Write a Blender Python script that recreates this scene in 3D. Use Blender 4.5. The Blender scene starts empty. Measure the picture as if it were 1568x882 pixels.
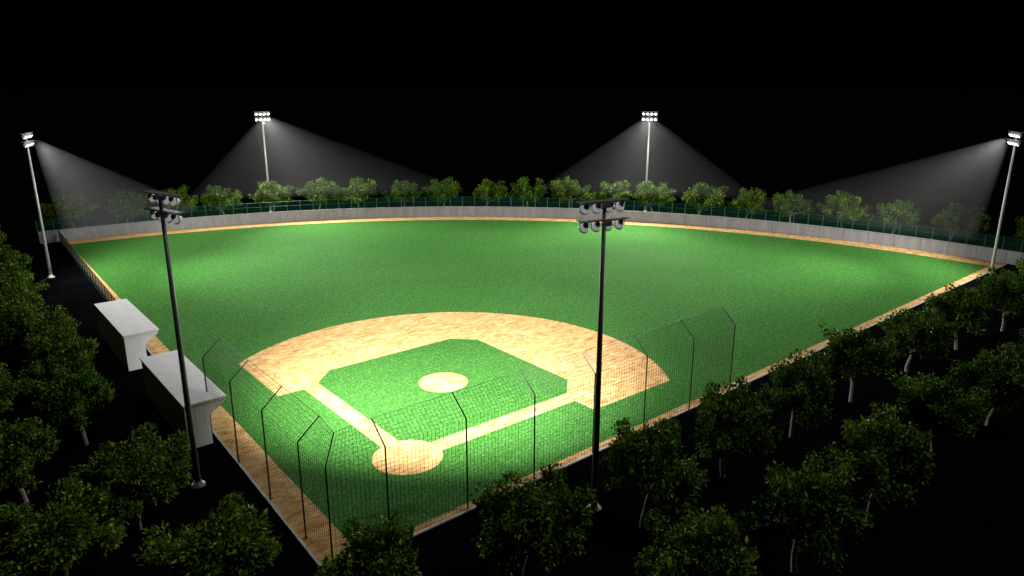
import bpy, bmesh, math, random
import numpy as np
from mathutils import Vector, Matrix
S=bpy.context.scene
S.view_settings.view_transform='Standard'; S.view_settings.look='None'; S.view_settings.exposure=0
COL=S.collection
rng=np.random.default_rng(7)

# ---------------------------------------------------------------- helpers
def link(o,parent=None):
    COL.objects.link(o)
    if parent is not None: o.parent=parent
    return o
def mesh_obj(name,verts,faces,mats,parent=None,mi=None,smooth=False):
    me=bpy.data.meshes.new(name); me.from_pydata([tuple(map(float,v)) for v in verts],[],[tuple(map(int,f)) for f in faces])
    for m in (mats if isinstance(mats,(list,tuple)) else [mats]): me.materials.append(m)
    if mi is not None: me.polygons.foreach_set('material_index',mi)
    if smooth: me.polygons.foreach_set('use_smooth',[True]*len(me.polygons))
    me.update()
    return link(bpy.data.objects.new(name,me),parent)
def empty(name,loc=(0,0,0)):
    e=bpy.data.objects.new(name,None); e.location=loc; e.empty_display_size=.5
    return link(e)
class MB:
    def __init__(s): s.v=[];s.f=[];s.m=[]
    def add(s,v,f,m=0):
        o=len(s.v); s.v+= [tuple(x) for x in v]; s.f+=[tuple(i+o for i in q) for q in f]; s.m+=[m]*len(f)
    def box(s,c,sz,R=None,m=0):
        h=[x/2 for x in sz]; v=[]
        for a in (-1,1):
            for b in (-1,1):
                for d in (-1,1):
                    p=Vector((a*h[0],b*h[1],d*h[2]))
                    if R is not None: p=R@p
                    v.append(p+Vector(c))
        s.add(v,[(0,1,3,2),(4,6,7,5),(0,4,5,1),(2,3,7,6),(0,2,6,4),(1,5,7,3)],m)
    def tube(s,a,b,r0,r1=None,n=8,cap=True,m=0):
        if r1 is None:r1=r0
        a=Vector(a);b=Vector(b);d=(b-a).normalized(); u=d.orthogonal().normalized(); w=d.cross(u); v=[]
        for p,r in((a,r0),(b,r1)):
            for i in range(n):
                t=2*math.pi*i/n; v.append(p+(u*math.cos(t)+w*math.sin(t))*r)
        f=[(i,(i+1)%n,n+(i+1)%n,n+i) for i in range(n)]
        if cap: f+=[tuple(range(n-1,-1,-1)),tuple(range(n,2*n))]
        s.add(v,f,m)
    def lathe(s,o,axis,prof,n=16,m=0):
        o=Vector(o);d=Vector(axis).normalized();u=d.orthogonal().normalized();w=d.cross(u);v=[]
        for h,r in prof:
            for i in range(n):
                t=2*math.pi*i/n; v.append(o+d*h+(u*math.cos(t)+w*math.sin(t))*r)
        f=[]
        for k in range(len(prof)-1):
            for i in range(n): f.append((k*n+i,k*n+(i+1)%n,(k+1)*n+(i+1)%n,(k+1)*n+i))
        s.add(v,f,m)
    def obj(s,name,mats,parent=None,smooth=False): return mesh_obj(name,s.v,s.f,mats,parent,s.m,smooth)

def mat(name):
    m=bpy.data.materials.new(name); m.use_nodes=True; nt=m.node_tree; b=nt.nodes['Principled BSDF']; return m,nt,b
def noise(nt,co,scale,detail=4,rough=.6,dist=0.):
    n=nt.nodes.new('ShaderNodeTexNoise'); n.inputs['Scale'].default_value=scale; n.inputs['Detail'].default_value=detail
    n.inputs['Roughness'].default_value=rough; n.inputs['Distortion'].default_value=dist
    nt.links.new(co,n.inputs['Vector']); return n.outputs['Fac']
def ramp(nt,fac,stops):
    r=nt.nodes.new('ShaderNodeValToRGB'); e=r.color_ramp.elements
    while len(e)<len(stops): e.new(.5)
    for el,(p,c) in zip(e,stops):
        el.position=p; el.color=(*c,1) if len(c)==3 else c
    nt.links.new(fac,r.inputs['Fac']); return r.outputs['Color']
def mix(nt,a,b,fac,mode='MIX'):
    m=nt.nodes.new('ShaderNodeMix'); m.data_type='RGBA'; m.blend_type=mode
    for s,i in((fac,0),(a,6),(b,7)):
        if hasattr(s,'is_linked'): nt.links.new(s,m.inputs[i])
        else: m.inputs[i].default_value=s if i==0 else (*s,1)
    return m.outputs[2]
def bump(nt,b,h,st,dist=.05):
    n=nt.nodes.new('ShaderNodeBump'); n.inputs['Strength'].default_value=st; n.inputs['Distance'].default_value=dist
    nt.links.new(h,n.inputs['Height']); nt.links.new(n.outputs['Normal'],b.inputs['Normal'])
def simple(name,col,rough=.6,metal=0.,var=.15,scale=3.):
    m,nt,b=mat(name); tc=nt.nodes.new('ShaderNodeTexCoord')
    f=noise(nt,tc.outputs['Object'],scale,5)
    c=ramp(nt,f,[(.3,tuple(x*(1-var) for x in col)),(.7,tuple(min(1,x*(1+var)) for x in col))])
    nt.links.new(c,b.inputs['Base Color']); b.inputs['Roughness'].default_value=rough; b.inputs['Metallic'].default_value=metal
    return m

# ---------------------------------------------------------------- materials
def grass_mat():
    m,nt,b=mat('turf_grass'); tc=nt.nodes.new('ShaderNodeTexCoord').outputs['Object']
    fine=noise(nt,tc,3.0,5,.82); mid=noise(nt,tc,.9,3,.6); big=noise(nt,tc,.045,3,.5)
    c=ramp(nt,fine,[(.3,(.008,.042,.005)),(.5,(.030,.115,.019)),(.70,(.100,.245,.060))])
    c=mix(nt,c,ramp(nt,mid,[(.3,(.82,.84,.82)),(.7,(1.12,1.10,1.12))]),1.,'MULTIPLY')
    c=mix(nt,c,ramp(nt,big,[(.3,(.88,.91,.88)),(.7,(1.08,1.05,1.06))]),1.,'MULTIPLY')
    nt.links.new(c,b.inputs['Base Color']); b.inputs['Roughness'].default_value=.95
    b.inputs['Specular IOR Level'].default_value=.02
    bump(nt,b,fine,.8,.18); return m
def dirt_mat():
    m,nt,b=mat('infield_dirt'); tc=nt.nodes.new('ShaderNodeTexCoord').outputs['Object']
    mp=nt.nodes.new('ShaderNodeMapping'); mp.inputs['Rotation'].default_value=(0,0,.5); mp.inputs['Scale'].default_value=(1,2.4,1)
    nt.links.new(tc,mp.inputs['Vector'])
    a=noise(nt,mp.outputs['Vector'],.42,8,.70,1.4); f=noise(nt,tc,4.5,5,.75)
    c=ramp(nt,a,[(.34,(.27,.125,.036)),(.45,(.39,.225,.082)),(.55,(.48,.315,.138)),(.66,(.56,.41,.22))])
    c=mix(nt,c,ramp(nt,f,[(.3,(.70,.67,.62)),(.7,(1.14,1.14,1.14))]),1.,'MULTIPLY')
    nt.links.new(c,b.inputs['Base Color']); b.inputs['Roughness'].default_value=.95; b.inputs['Specular IOR Level'].default_value=.03
    bump(nt,b,f,.5,.08); return m
def ground_mat():
    m,nt,b=mat('dark_asphalt'); tc=nt.nodes.new('ShaderNodeTexCoord').outputs['Object']
    f=noise(nt,tc,.15,6,.6); g=noise(nt,tc,6,4,.7)
    c=ramp(nt,f,[(.3,(.0012,.0012,.0015)),(.7,(.0026,.0026,.003))])
    nt.links.new(c,b.inputs['Base Color']); b.inputs['Roughness'].default_value=.9; b.inputs['Specular IOR Level'].default_value=.0
    bump(nt,b,g,.2,.02); return m
def concrete_mat(name='concrete',lo=(.16,.16,.165),hi=(.25,.25,.252)):
    m,nt,b=mat(name); tc=nt.nodes.new('ShaderNodeTexCoord').outputs['Object']
    mp=nt.nodes.new('ShaderNodeMapping'); mp.inputs['Scale'].default_value=(1,1,.25); nt.links.new(tc,mp.inputs['Vector'])
    f=noise(nt,mp.outputs['Vector'],.7,7,.65); g=noise(nt,tc,9,4,.7)
    c=ramp(nt,f,[(.28,lo),(.7,hi)])
    nt.links.new(c,b.inputs['Base Color']); b.inputs['Roughness'].default_value=.85; bump(nt,b,g,.2,.01); return m
def leaf_mat():
    m,nt,b=mat('leaves'); g=nt.nodes.new('ShaderNodeNewGeometry'); oi=nt.nodes.new('ShaderNodeObjectInfo')
    tc=nt.nodes.new('ShaderNodeTexCoord').outputs['Object']
    c=ramp(nt,g.outputs['Random Per Island'],[(0,(.014,.045,.003)),(.45,(.042,.105,.006)),(.8,(.11,.21,.012)),(1,(.22,.33,.030))])  # wide spread puts bright leaf highlights into the random colour
    c2=ramp(nt,oi.outputs['Random'],[(0,(.8,.85,.8)),(1,(1.15,1.05,.95))])
    c=mix(nt,c,c2,1.,'MULTIPLY')
    c=mix(nt,c,ramp(nt,noise(nt,tc,.8,2),[(.35,(.55,.6,.5)),(.65,(1.25,1.2,1.1))]),1.,'MULTIPLY')
    nt.links.new(c,b.inputs['Base Color']); b.inputs['Roughness'].default_value=.5; b.inputs['Specular IOR Level'].default_value=.10
    tr=nt.nodes.new('ShaderNodeBsdfTranslucent'); nt.links.new(c,tr.inputs['Color'])
    mx=nt.nodes.new('ShaderNodeMixShader'); mx.inputs[0].default_value=.15
    nt.links.new(b.outputs[0],mx.inputs[1]); nt.links.new(tr.outputs[0],mx.inputs[2])
    nt.links.new(mx.outputs[0],nt.nodes['Material Output'].inputs['Surface']); return m
def emis(name,col,st):
    m,nt,b=mat(name); b.inputs['Base Color'].default_value=(.8,.8,.8,1); b.inputs['Emission Color'].default_value=(*col,1); b.inputs['Emission Strength'].default_value=st; return m
def mesh_screen(name,alpha):
    m,nt,b=mat(name); tc=nt.nodes.new('ShaderNodeTexCoord').outputs['Object']
    b.inputs['Roughness'].default_value=.6
    f=noise(nt,tc,.8,3); c=ramp(nt,f,[(.3,(.003,.026,.014)),(.7,(.005,.040,.021))]); nt.links.new(c,b.inputs['Base Color'])
    b.inputs['Specular IOR Level'].default_value=.05; b.inputs['Alpha'].default_value=alpha; return m
GRASS=grass_mat(); DIRT=dirt_mat(); GROUND=ground_mat(); CONC=concrete_mat(); LEAF=leaf_mat()
BARK=simple('bark',(.26,.23,.19),.9,0,.35,6)
STEEL=simple('galvanised_steel',(.62,.62,.62),.5,.1,.1,2)
DSTEEL=simple('dim_mast_and_bench_steel',(.085,.085,.09),.5,.2,.15,2)  # near masts darkened to stand for weaker light; bench and rail share it
BLACK=simple('black_fence_steel',(.008,.010,.009),.6,.1,.2,2)
NET=simple('netting_cord',(.010,.013,.011),.8,0,.2,2)
GREENP=simple('green_post_paint',(.006,.060,.030),.5,.1,.15,2)
WHITEP=concrete_mat('painted_panel',(.47,.47,.48),(.58,.58,.59))
CURB=concrete_mat('kerb_concrete',(.26,.26,.26),(.38,.38,.38))
HOUS=simple('lamp_housing_aluminium',(.70,.70,.71),.35,0,.1,5)
BODYGLOW=emis('lamp_body_glow',(.95,.97,1),.22)  # glow put into the housing ring to brighten lamp heads from behind
LENS=emis('lamp_lens',(1,.98,.95),6.)

# ---------------------------------------------------------------- ground and field
mesh_obj('ground',[(-3000,-3000,0),(3000,-3000,0),(3000,3000,0),(-3000,3000,0)],[(0,1,2,3)],GROUND)
C0=Vector((-13.,-12.))
def arcpts(R,a0,a1,n,c=C0): return [(c[0]+R*math.cos(a0+(a1-a0)*i/n),c[1]+R*math.sin(a0+(a1-a0)*i/n)) for i in range(n+1)]
def sheet(name,pts,z,m):
    bm=bmesh.new(); vs=[bm.verts.new((x,y,z)) for x,y in pts]; f=bm.faces.new(vs)
    bmesh.ops.triangulate(bm,faces=[f])
    for f in bm.faces:
        if f.normal.z<0: f.normal_flip()
    me=bpy.data.meshes.new(name); bm.to_mesh(me); bm.free(); me.materials.append(m)
    return link(bpy.data.objects.new(name,me))
fx=lambda y:-14.67+.034*y     # left boundary line
fy=lambda x:-12.17+.015*x     # right boundary line
gx=lambda y:-11.54+.018*y
gy=lambda x:-11.11+.020*x
def sector(R,X,Y):
    c=(X(Y(-12)),Y(-12))
    pts=[c]; A=[p for p in arcpts(R,-.05,math.pi/2+.08,140) if p[1]>Y(p[0]) and p[0]>X(p[1])]
    a=A[0];b=A[-1]
    pts.append((C0[0]+math.sqrt(R*R-(Y(a[0])-C0[1])**2),Y(a[0]))); pts+=A
    pts.append((X(b[1]),C0[1]+math.sqrt(R*R-(X(b[1])-C0[0])**2)))
    return pts
sheet('warning_track',sector(157.9,fx,fy),.012,DIRT)
sheet('outfield_grass',sector(152.6,gx,gy),.020,GRASS)
g_,G_,c_,s_,k_=1.12,27.43,3.11,23.6,4.57
M=(14.12,14.12); RA=30.15
ya=M[1]+math.sqrt(RA**2-(k_+M[0])**2)
a0=math.atan2(-k_-M[1],ya-M[0]); a1=math.pi/2-a0
ap_=arcpts(RA,a0,a1,90,M)
ring=[(s_,-k_)]+ap_+[(-k_,s_)]
dv=[(s_,s_,.028)]+[(x,y,.028) for x,y in ring]; df=[(0,i,i+1) for i in range(1,len(ring))]
o_=len(dv); dv+=[(-g_,-g_,.028),(s_,-g_,.028),(s_,s_,.028),(-g_,s_,.028)]; df.append((o_,o_+1,o_+2,o_+3))
mesh_obj('infield_dirt',dv,df,DIRT)
sheet('infield_grass',[(g_,g_),(G_-c_,g_),(G_,g_+c_),(G_,G_-c_),(G_-c_,G_),(g_+c_,G_),(g_,G_-c_)],.036,GRASS)
sheet('home_plate_dirt_circle',arcpts(3.75,0,2*math.pi,48,(0,0))[:-1],.044,DIRT)
mv=[(M[0],M[1],.30)]; mf=[]
prof=[(1.0,.27),(2.0,.17),(2.8,.08),(3.27,.040)]
for r,z in prof:
    for i in range(40):
        t=2*math.pi*i/40; mv.append((M[0]+r*math.cos(t),M[1]+r*math.sin(t),z))
for i in range(40): mf.append((0,1+i,1+(i+1)%40))
for k in range(3):
    for i in range(40): mf.append((1+k*40+i,1+(k+1)*40+i,1+(k+1)*40+(i+1)%40,1+k*40+(i+1)%40))
mesh_obj('pitchers_mound',mv,mf,DIRT,smooth=True)

kb=MB()
def kerbline(a,b,nrm,w=.22,h=.14):
    a=Vector((*a,0));b=Vector((*b,0));n=Vector((*nrm,0))*w
    v=[a,b,b+n,a+n]; v=v+[x+Vector((0,0,h)) for x in v]
    kb.add(v,[(0,3,2,1),(4,5,6,7),(0,1,5,4),(1,2,6,5),(2,3,7,6),(3,0,4,7)])
cx,cy=fx(fy(-14)),fy(-14)
kerbline((cx-.22,cy),(146,fy(146)),(0,-1)); kerbline((cx,cy+.003),(fx(146),146),(-1,0))
kb.obj('kerb',CURB)

# ---------------------------------------------------------------- outfield wall
wall=empty('outfield_wall')
RW=158.0; WH=2.75
A0=math.radians(-1.2); A1=math.radians(90.5); n=44
w=MB(); cap=MB()
def ringseg(mb,r0,r1,z0,z1,t0,t1,sub=3):
    for k in range(sub):
        a=t0+(t1-t0)*k/sub; b=t0+(t1-t0)*(k+1)/sub
        v=[]
        for z in(z0,z1):
            for r,t in((r0,a),(r0,b),(r1,b),(r1,a)): v.append((C0[0]+r*math.cos(t),C0[1]+r*math.sin(t),z))
        f=[(4,5,6,7),(0,1,5,4),(2,3,7,6)]
        if k==0: f.append((3,0,4,7))
        if k==sub-1: f.append((1,2,6,5))
        mb.add(v,f)
gap=.06/RW
for i in range(n):
    t0=A0+(A1-A0)*i/n+gap; t1=A0+(A1-A0)*(i+1)/n-gap
    ringseg(w,RW,RW+.4,0,WH,t0,t1)
ringseg(cap,RW-.06,RW+.46,WH+.003,WH+.13,A0,A1,132)
ringseg(cap,RW+.08,RW+.3,0,WH-.02,A0+.0003,A1-.0003,132)
w.obj('wall_panels',CONC,wall); cap.obj('wall_cap',CONC,wall)
gf=empty('outfield_fence'); RF=RW+1.2; FH=5.5
p=MB(); sc=MB(); m2=72
for i in range(m2+1):
    t=A0+(A1-A0)*i/m2; x=C0[0]+RF*math.cos(t);y=C0[1]+RF*math.sin(t)
    p.tube((x,y,0),(x,y,FH+.05),.11,n=6)
    if i<m2:
        t2=A0+(A1-A0)*(i+1)/m2; X=C0[0]+RF*math.cos(t2);Y=C0[1]+RF*math.sin(t2)
        for z in(FH,FH/2+1.5): p.tube((x,y,z),(X,Y,z),.03,n=5,cap=False)
        sc.add([(x,y,.1),(X,Y,.1),(X,Y,FH),(x,y,FH)],[(0,1,2,3)])
p.obj('posts_and_rails',GREENP,gf); sc.obj('mesh_screen',mesh_screen('green_mesh_screen',.4),gf)
sf=empty('side_fence'); p=MB(); sc=MB()
ys=np.linspace(63.5,145.5,26)
for i,y in enumerate(ys):
    x=fx(y)-.5; p.tube((x,y,0),(x,y,3.05),.07,n=6)
    if i<len(ys)-1:
        Y=ys[i+1];X=fx(Y)-.5
        for z in(3.0,1.5,.15): p.tube((x,y,z),(X,Y,z),.035,n=5,cap=False)
        sc.add([(x,y,.1),(X,Y,.1),(X,Y,3),(x,y,3)],[(0,1,2,3)])
p.obj('posts_and_rails',GREENP,sf); sc.obj('mesh_screen',mesh_screen('dense_green_screen',.8),sf)

# ---------------------------------------------------------------- backstop
bs=empty('backstop_fence'); K=9.3; OUT=2.1; UP=1.8
path=[(-14.4,18.5),(-14.4,9.95),(-14.4,1.4),(-14.4,-6.6),(-14.4,-11.9),(-9.1,-12.0),(-.8,-12.0),(7.4,-12.0),(15.7,-12.0),(23.9,-12.0),(32.2,-12.0),(40.4,-12.0)]
inn=[(1,0)]*4+[(.8,.8)]+[(0,1)]*7
posts=MB()
for (x,y),(ix,iy) in zip(path,inn):
    b=Vector((x,y,0)); k=b+Vector((0,0,K)); t=k+Vector((ix*OUT,iy*OUT,UP))
    posts.tube(b,k,.085,.075,8); posts.tube(k,t,.07,.06,8)
    posts.lathe((x,y,0),(0,0,1),[(0,.2),(.05,.2),(.05,.085)],8)
rail=MB()
net=MB()
def wire(a,b,r=.0145): net.tube(a,b,r,n=3,cap=False)
def P3(i,s,lvl):
    (x0,y0),(x1,y1)=path[i],path[i+1]; (a0_,b0_),(a1_,b1_)=inn[i],inn[i+1]
    x=x0+(x1-x0)*s; y=y0+(y1-y0)*s; ix=a0_+(a1_-a0_)*s; iy=b0_+(b1_-b0_)*s
    if lvl<=K: return Vector((x,y,lvl))
    q=(lvl-K)/2.766
    return Vector((x+ix*OUT*q,y+iy*OUT*q,K+UP*q))
LV=[.1+.42*i for i in range(22)]+[K]+[K+.395*i for i in range(1,8)]
for i in range(len(path)-1):
    L=math.dist(path[i],path[i+1]); nn=max(1,round(L/.42))
    for j in range(nn):
        s=j/nn
        if j>0: wire(P3(i,s,.1),P3(i,s,K)); wire(P3(i,s,K),P3(i,s,K+2.766))
    for l in LV: wire(P3(i,0,l),P3(i,1,l))
    rail.tube(P3(i,0,K+2.766),P3(i,1,K+2.766),.022,n=5,cap=False)
posts.obj('posts',BLACK,bs); rail.obj('top_cable',BLACK,bs); net.obj('netting',NET,bs)

# ---------------------------------------------------------------- dugouts
def dugout(x0,y0,y1,W=4.3,H=5.2):
    e=empty('dugout',(x0,y0,0)); L=y1-y0
    prof=[(0,0),(2.5,0),(2.5,3.4),(W,H-.55),(W,H-.2),(0,H-.2)]
    s=MB()
    def panel(ya_,yb_):
        v=[(x,ya_,z) for x,z in prof]+[(x,yb_,z) for x,z in prof]; n=len(prof)
        s.add(v,[tuple(range(n)),tuple(range(2*n-1,n-1,-1))]+[((i+1)%n,i,n+i,n+(i+1)%n) for i in range(n)])
    panel(.0,.3); panel(L-.3,L)
    s.box((.15,L/2,(H-.2)/2),(.3,L-.604,H-.2))
    s.obj('walls',WHITEP,e)
    r=MB(); r.box((W/2+.02,L/2,H-.08),(W+.30,L+.3,.22))
    ro=r.obj('roof',WHITEP,e); bv=ro.modifiers.new('b','BEVEL'); bv.width=.03; bv.segments=2
    b=MB(); b.box((.75,L/2,.5),(.55,L-1.2,.08)); b.box((.5,L/2,.85),(.06,L-1.2,.4))
    for i in range(6): b.box((.75,1.2+i*(L-2.4)/5,.24),(.4,.1,.44))
    b.box((2.45,L/2,.5),(.08,L-.7,.95))
    b.obj('bench_and_rail',DSTEEL,e)
    f=MB(); f.box((W/2,L/2,H-.33),(W-.7,L-.62,.26)); f.obj('ceiling',WHITEP,e)
dugout(-17.2,44.6,63.1); dugout(-17.5,16.3,34.1)

# ---------------------------------------------------------------- floodlight towers
HAZE=1.35e-3
def volmat():
    m=bpy.data.materials.new('beam_wedge_haze'); m.use_nodes=True; nt=m.node_tree; nt.nodes.clear()
    o=nt.nodes.new('ShaderNodeOutputMaterial'); v=nt.nodes.new('ShaderNodeVolumeScatter')
    v.inputs['Color'].default_value=(1,1,1,1); v.inputs['Density'].default_value=HAZE; v.inputs['Anisotropy'].default_value=0.
    nt.links.new(v.outputs[0],o.inputs['Volume']); return m
HZ=volmat()
simple_grey=simple('crossarm_steel',(.22,.22,.225),.5,.1,.12,2)
def tower(x,y,h,aim,lights,steel,foot=None,tilt=.75):
    e=empty('floodlight_tower',(x,y,0))
    d=Vector((aim[0]-x,aim[1]-y,0)).normalized(); sd=Vector((-d.y,d.x,0))
    R=Matrix((sd,d,Vector((0,0,1)))).transposed()
    p=MB(); p.tube((0,0,0),(0,0,h-.2),.32,.17,16); p.lathe((0,0,0),(0,0,1),[(0,.7),(.12,.7),(.12,.48),(.5,.40),(.5,.30)],16)
    p.obj('mast',steel,e,True)
    c=MB(); hs=MB(); ln=MB()
    ax=(d*math.cos(tilt)-Vector((0,0,1))*math.sin(tilt)).normalized()
    for zz in(h,h-1.55):
        c.box(Vector((0,0,zz))+d*.15,(4.7,1.05,.07),R)
        c.box(Vector((0,0,zz-.10))+d*.15,(4.5,.14,.14),R)
        for q in(-1.75,-.6,.6,1.75):
            o=Vector((0,0,zz-.55))+sd*q+d*.25
            c.box(o-sd*.47+Vector((0,0,.18)),(.04,.08,.62),R); c.box(o+sd*.47+Vector((0,0,.18)),(.04,.08,.62),R)
            hs.lathe(o-ax*.45,ax,[(0,.0),(0,.17),(.18,.2),(.22,.26)],16)
            hs.lathe(o-ax*.45,ax,[(.22,.26),(.60,.41)],16,1)
            hs.lathe(o-ax*.45,ax,[(.60,.41),(.62,.44),(.72,.45),(.72,.40),(.66,.385)],16)
            ln.lathe(o-ax*.45,ax,[(.67,.0),(.67,.385)],16)
        c.box(Vector((0,0,zz-.3))-d*.35,(.5,.35,.4),R)
    c.obj('crossarms',simple_grey,e); hs.obj('lamp_housings',[HOUS,BODYGLOW],e,True); ln.obj('lamp_lenses',LENS,e)
    lp=Vector((0,0,h-1.2))+d*1.9
    for (tx,ty,power,spot,blend) in lights:
        l=bpy.data.lights.new('floodlight','SPOT'); l.energy=power; l.spot_size=math.radians(spot); l.spot_blend=blend; l.shadow_soft_size=.9; l.color=(1,.985,.95)
        lo=bpy.data.objects.new('floodlight',l); lo.location=lp
        tgt=Vector((tx-x,ty-y,0))-lp; lo.rotation_euler=tgt.to_track_quat('-Z','Y').to_euler(); link(lo,e)
    if foot:
        ap=lp-d*1.0+Vector((0,0,.5)); zb=8.; kk=(ap.z-zb)/ap.z
        L=Vector(foot[0])-Vector((x,y));Rr=Vector(foot[1])-Vector((x,y)); dep=foot[2]
        L=ap.xy+(L-ap.xy)*kk; Rr=ap.xy+(Rr-ap.xy)*kk
        mid=(L+Rr)/2; hv=(Rr-L)/2; nv=Vector((-hv.y,hv.x)).normalized()
        if nv.dot(d.xy)<0: nv=-nv
        pts=[]
        for i in range(25):
            t=math.pi*i/24; cc=math.copysign(abs(math.cos(t))**.7,math.cos(t)); pts.append(mid-hv*cc+nv*dep*max(0,math.sin(t))**.6)
        for i in range(1,8):
            t=math.pi*i/8; pts.append(mid+hv*math.cos(t)-nv*4*math.sin(t))
        v=[tuple(ap)]+[(q.x,q.y,zb) for q in pts]; nn=len(pts)
        f=[(0,1+i,1+(i+1)%nn) for i in range(nn)]+[tuple(range(nn,0,-1))]
        ho=mesh_obj('beam_haze',v,f,HZ,e)  # added haze wedge, shaped as the beam so its edges stay sharp
        bm=bmesh.new(); bm.from_mesh(ho.data); bmesh.ops.recalc_face_normals(bm,faces=bm.faces); bm.to_mesh(ho.data); bm.free()
    return e
NP=360e3
tower(-19,8.3,29,(18,18),[(18,18,NP,86,1.)],DSTEEL)
tower(8.4,-19.4,29,(17,20),[(18,18,NP,86,1.)],DSTEEL)
WP=125e3; FP=370e3
tower(-17.4,108.4,28.6,(60,75),[(60,75,WP*.85,165,.5),(50,72,FP*.7,82,1.)],STEEL,((-14,98),(29,142),8))
tower(132.9,-10.9,28.6,(75,60),[(75,60,WP*.85,165,.5),(72,50,FP*.7,82,1.)],STEEL,((122,-10),(128,66),8))
tower(45.7,152.4,29.4,(45,70),[(45,70,WP,165,.5),(48,74,FP,86,1.)],STEEL,((12,145),(105,98),9))
tower(133,81.9,29.4,(70,45),[(70,45,WP,165,.5),(72,48,FP,86,1.)],STEEL,((96,106),(143,36),9))

# ---------------------------------------------------------------- trees
def make_tree_mesh(seed,H=9.2,nleaf=72):
    r=random.Random(seed); rn=np.random.default_rng(seed)
    mb=MB(); tips=[]
    def limb(a,dirv,L,r0,r1,lvl):
        p=Vector(a); d=Vector(dirv).normalized(); seg=4
        for i in range(seg):
            d2=(d+Vector((r.uniform(-.22,.22),r.uniform(-.22,.22),r.uniform(-.05,.14)))).normalized()
            q=p+d2*L/seg; ra=r0+(r1-r0)*i/seg; rb=r0+(r1-r0)*(i+1)/seg
            mb.tube(p,q,ra,rb,8 if lvl<2 else 5,cap=False); p=q; d=d2
            if lvl==1 and i>=2 or lvl==2 and i in(1,3): tips.append((p.copy(),.8 if lvl==1 else .7))
            if lvl==1 and i>=1:
                for _ in range(2):
                    s=Vector((r.uniform(-1,1),r.uniform(-1,1),r.uniform(-.35,.7))).normalized()
                    limb(p,(d*.5+s),r.uniform(1.2,2.0),rb*.6,.02,2)
        return p,d
    top,d=limb((0,0,0),(r.uniform(-.12,.12),r.uniform(-.12,.12),1),2.7,.26,.19,0)
    nb=9
    for i in range(nb):
        a=2*math.pi*i/nb+r.uniform(-.25,.25); el=(r.uniform(.18,.4),r.uniform(.5,.75),r.uniform(.85,1.15))[i%3]
        limb(top+Vector((0,0,r.uniform(-.3,.1))),(math.cos(a)*math.cos(el),math.sin(a)*math.cos(el),math.sin(el)),(3.6,3.7,3.8)[i%3]*r.uniform(.95,1.07),.12,.045,1)
    limb(top,(0,0,1),3.7,.14,.04,1)
    base=len(mb.v)
    pts=[]
    for (p,s) in tips:
        k=int(nleaf*r.uniform(.5,1.3)); c=np.array(p)
        if c[2]<3.2: k=k//4
        o=rn.normal(size=(k,3)); o/=np.linalg.norm(o,axis=1)[:,None]; o*= (rn.uniform(.2,1,size=(k,1))**.5)*s*r.uniform(.9,1.4); o[:,2]*=.75
        pts.append(c+o)
    P=np.concatenate(pts)
    ctr=np.array([0,0,4.6]); n=len(P)
    outd=P-ctr; outd/=np.linalg.norm(outd,axis=1)[:,None]
    ld=outd*.7+rn.normal(size=(n,3))*.6+np.array([0,0,-.15]); ld/=np.linalg.norm(ld,axis=1)[:,None]
    sdv=np.cross(ld,rn.normal(size=(n,3))+np.array([0,0,1.2])); sdv/=np.linalg.norm(sdv,axis=1)[:,None]
    nr=np.cross(sdv,ld); Ls=rn.uniform(.28,.50,size=(n,1)); Ws=Ls*.27
    a=P; b=P+ld*Ls*.5+sdv*Ws+nr*Ls*.08; c=P+ld*Ls-nr*Ls*.05; dd=P+ld*Ls*.5-sdv*Ws+nr*Ls*.08
    LVv=np.stack([a,b,c,dd],1).reshape(-1,3)
    zmax=np.percentile(LVv[:,2],99.7); sc_=H/zmax
    cen=LVv[:,:2].mean(0)*.8
    rad=np.percentile(np.hypot(LVv[:,0]-cen[0],LVv[:,1]-cen[1]),97); sx=4.3/rad
    vv=np.concatenate([np.array([tuple(x) for x in mb.v]),LVv])*np.array([sx,sx,sc_])
    faces=list(mb.f)
    q=np.arange(n)*4+base
    faces+=[(i,i+1,i+2) for i in q]+[(i,i+2,i+3) for i in q]
    me=bpy.data.meshes.new('tree'); me.from_pydata(vv.tolist(),[],[tuple(int(z) for z in f) for f in faces])
    me.materials.append(BARK); me.materials.append(LEAF)
    me.polygons.foreach_set('material_index',[0]*len(mb.f)+[1]*(2*n)); me.update()
    return me
TM=[make_tree_mesh(s) for s in (3,11,29,47,58)]
rt=random.Random(5); cnt=0
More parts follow.
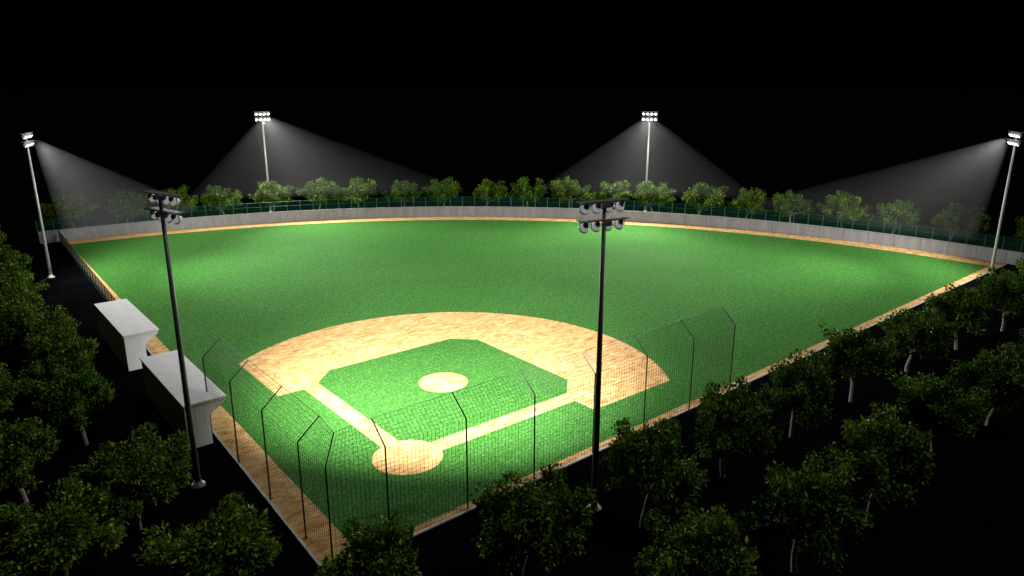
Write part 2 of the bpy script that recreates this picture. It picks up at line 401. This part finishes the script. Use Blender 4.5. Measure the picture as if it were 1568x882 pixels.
def tree(x,y,s=1.,sxy=1.):
    global cnt
    o=bpy.data.objects.new('tree',TM[cnt%5]); cnt+=1
    o.location=(x,y,0); o.rotation_euler=(0,0,rt.uniform(0,6.28)); k=s*rt.uniform(.95,1.06); o.scale=(k*sxy*rt.uniform(.95,1.06),k*sxy*rt.uniform(.95,1.06),k)
    link(o)
for i in range(20):
    t=math.radians(87.4-4.3*i); tree(C0[0]+167*math.cos(t)+rt.uniform(-.6,.6),C0[1]+167*math.sin(t)+rt.uniform(-.6,.6),1.06,1.2)
for x,y in [(-3.1,-23.1),(9.6,-24.2),(22.6,-23.6),(35.7,-23.4),(50,-23.1),(65.5,-23.1),(80,-24),(94.4,-25.4),(109,-24.5),(124,-24.5),(140,-24),
            (3.3,-35.5),(14.5,-36.2),(26.8,-36.4),(41.1,-36.1),(56,-36.3),(71,-37),(87,-37.5),(103,-38),(120,-38),(137,-38),
            (-14.4,-20.8),(152,-20),(160,-10),
            (-22.8,-13.2),(-25.4,4),(-25.9,24.7),(-25.6,41),(-26,55),(-26,69),(-26,83),(-26,97),(-27,112),(-27,128),(-27,144),
            (-32.1,-2.6),(-32.6,14),(-35,33),(-36,48),(-36,63),(-37,78),(-37,93),(-38,108),(-38,124),(-24,158),(-38,142)]:
    tree(x,y)

# ---------------------------------------------------------------- night sky, added faint fill sun
W=bpy.data.worlds.new('World'); S.world=W; W.use_nodes=True
bg=W.node_tree.nodes['Background']; bg.inputs['Color'].default_value=(0,0,0,1); bg.inputs['Strength'].default_value=0.
sl=bpy.data.lights.new('fill_sun','SUN'); sl.energy=.85; sl.angle=math.radians(2); sl.color=(1,1,.95)  # added fill lamp, keeps dark trees and dugout roofs visible
so=bpy.data.objects.new('fill_sun',sl); so.rotation_euler=Vector((-.40,.30,-.75)).to_track_quat('-Z','Y').to_euler(); link(so)

# ---------------------------------------------------------------- camera
cd=bpy.data.cameras.new('camera'); cam=bpy.data.objects.new('camera',cd); link(cam); S.camera=cam
cd.sensor_width=36; cd.lens=25.70; cd.clip_end=6000; cd.clip_start=.5
cam.location=(-35.616,-61.066,38.80)
yaw,pit=.88499,.28005
fw=Vector((math.cos(yaw)*math.cos(pit),math.sin(yaw)*math.cos(pit),-math.sin(pit)))
cam.rotation_euler=fw.to_track_quat('-Z','Y').to_euler()
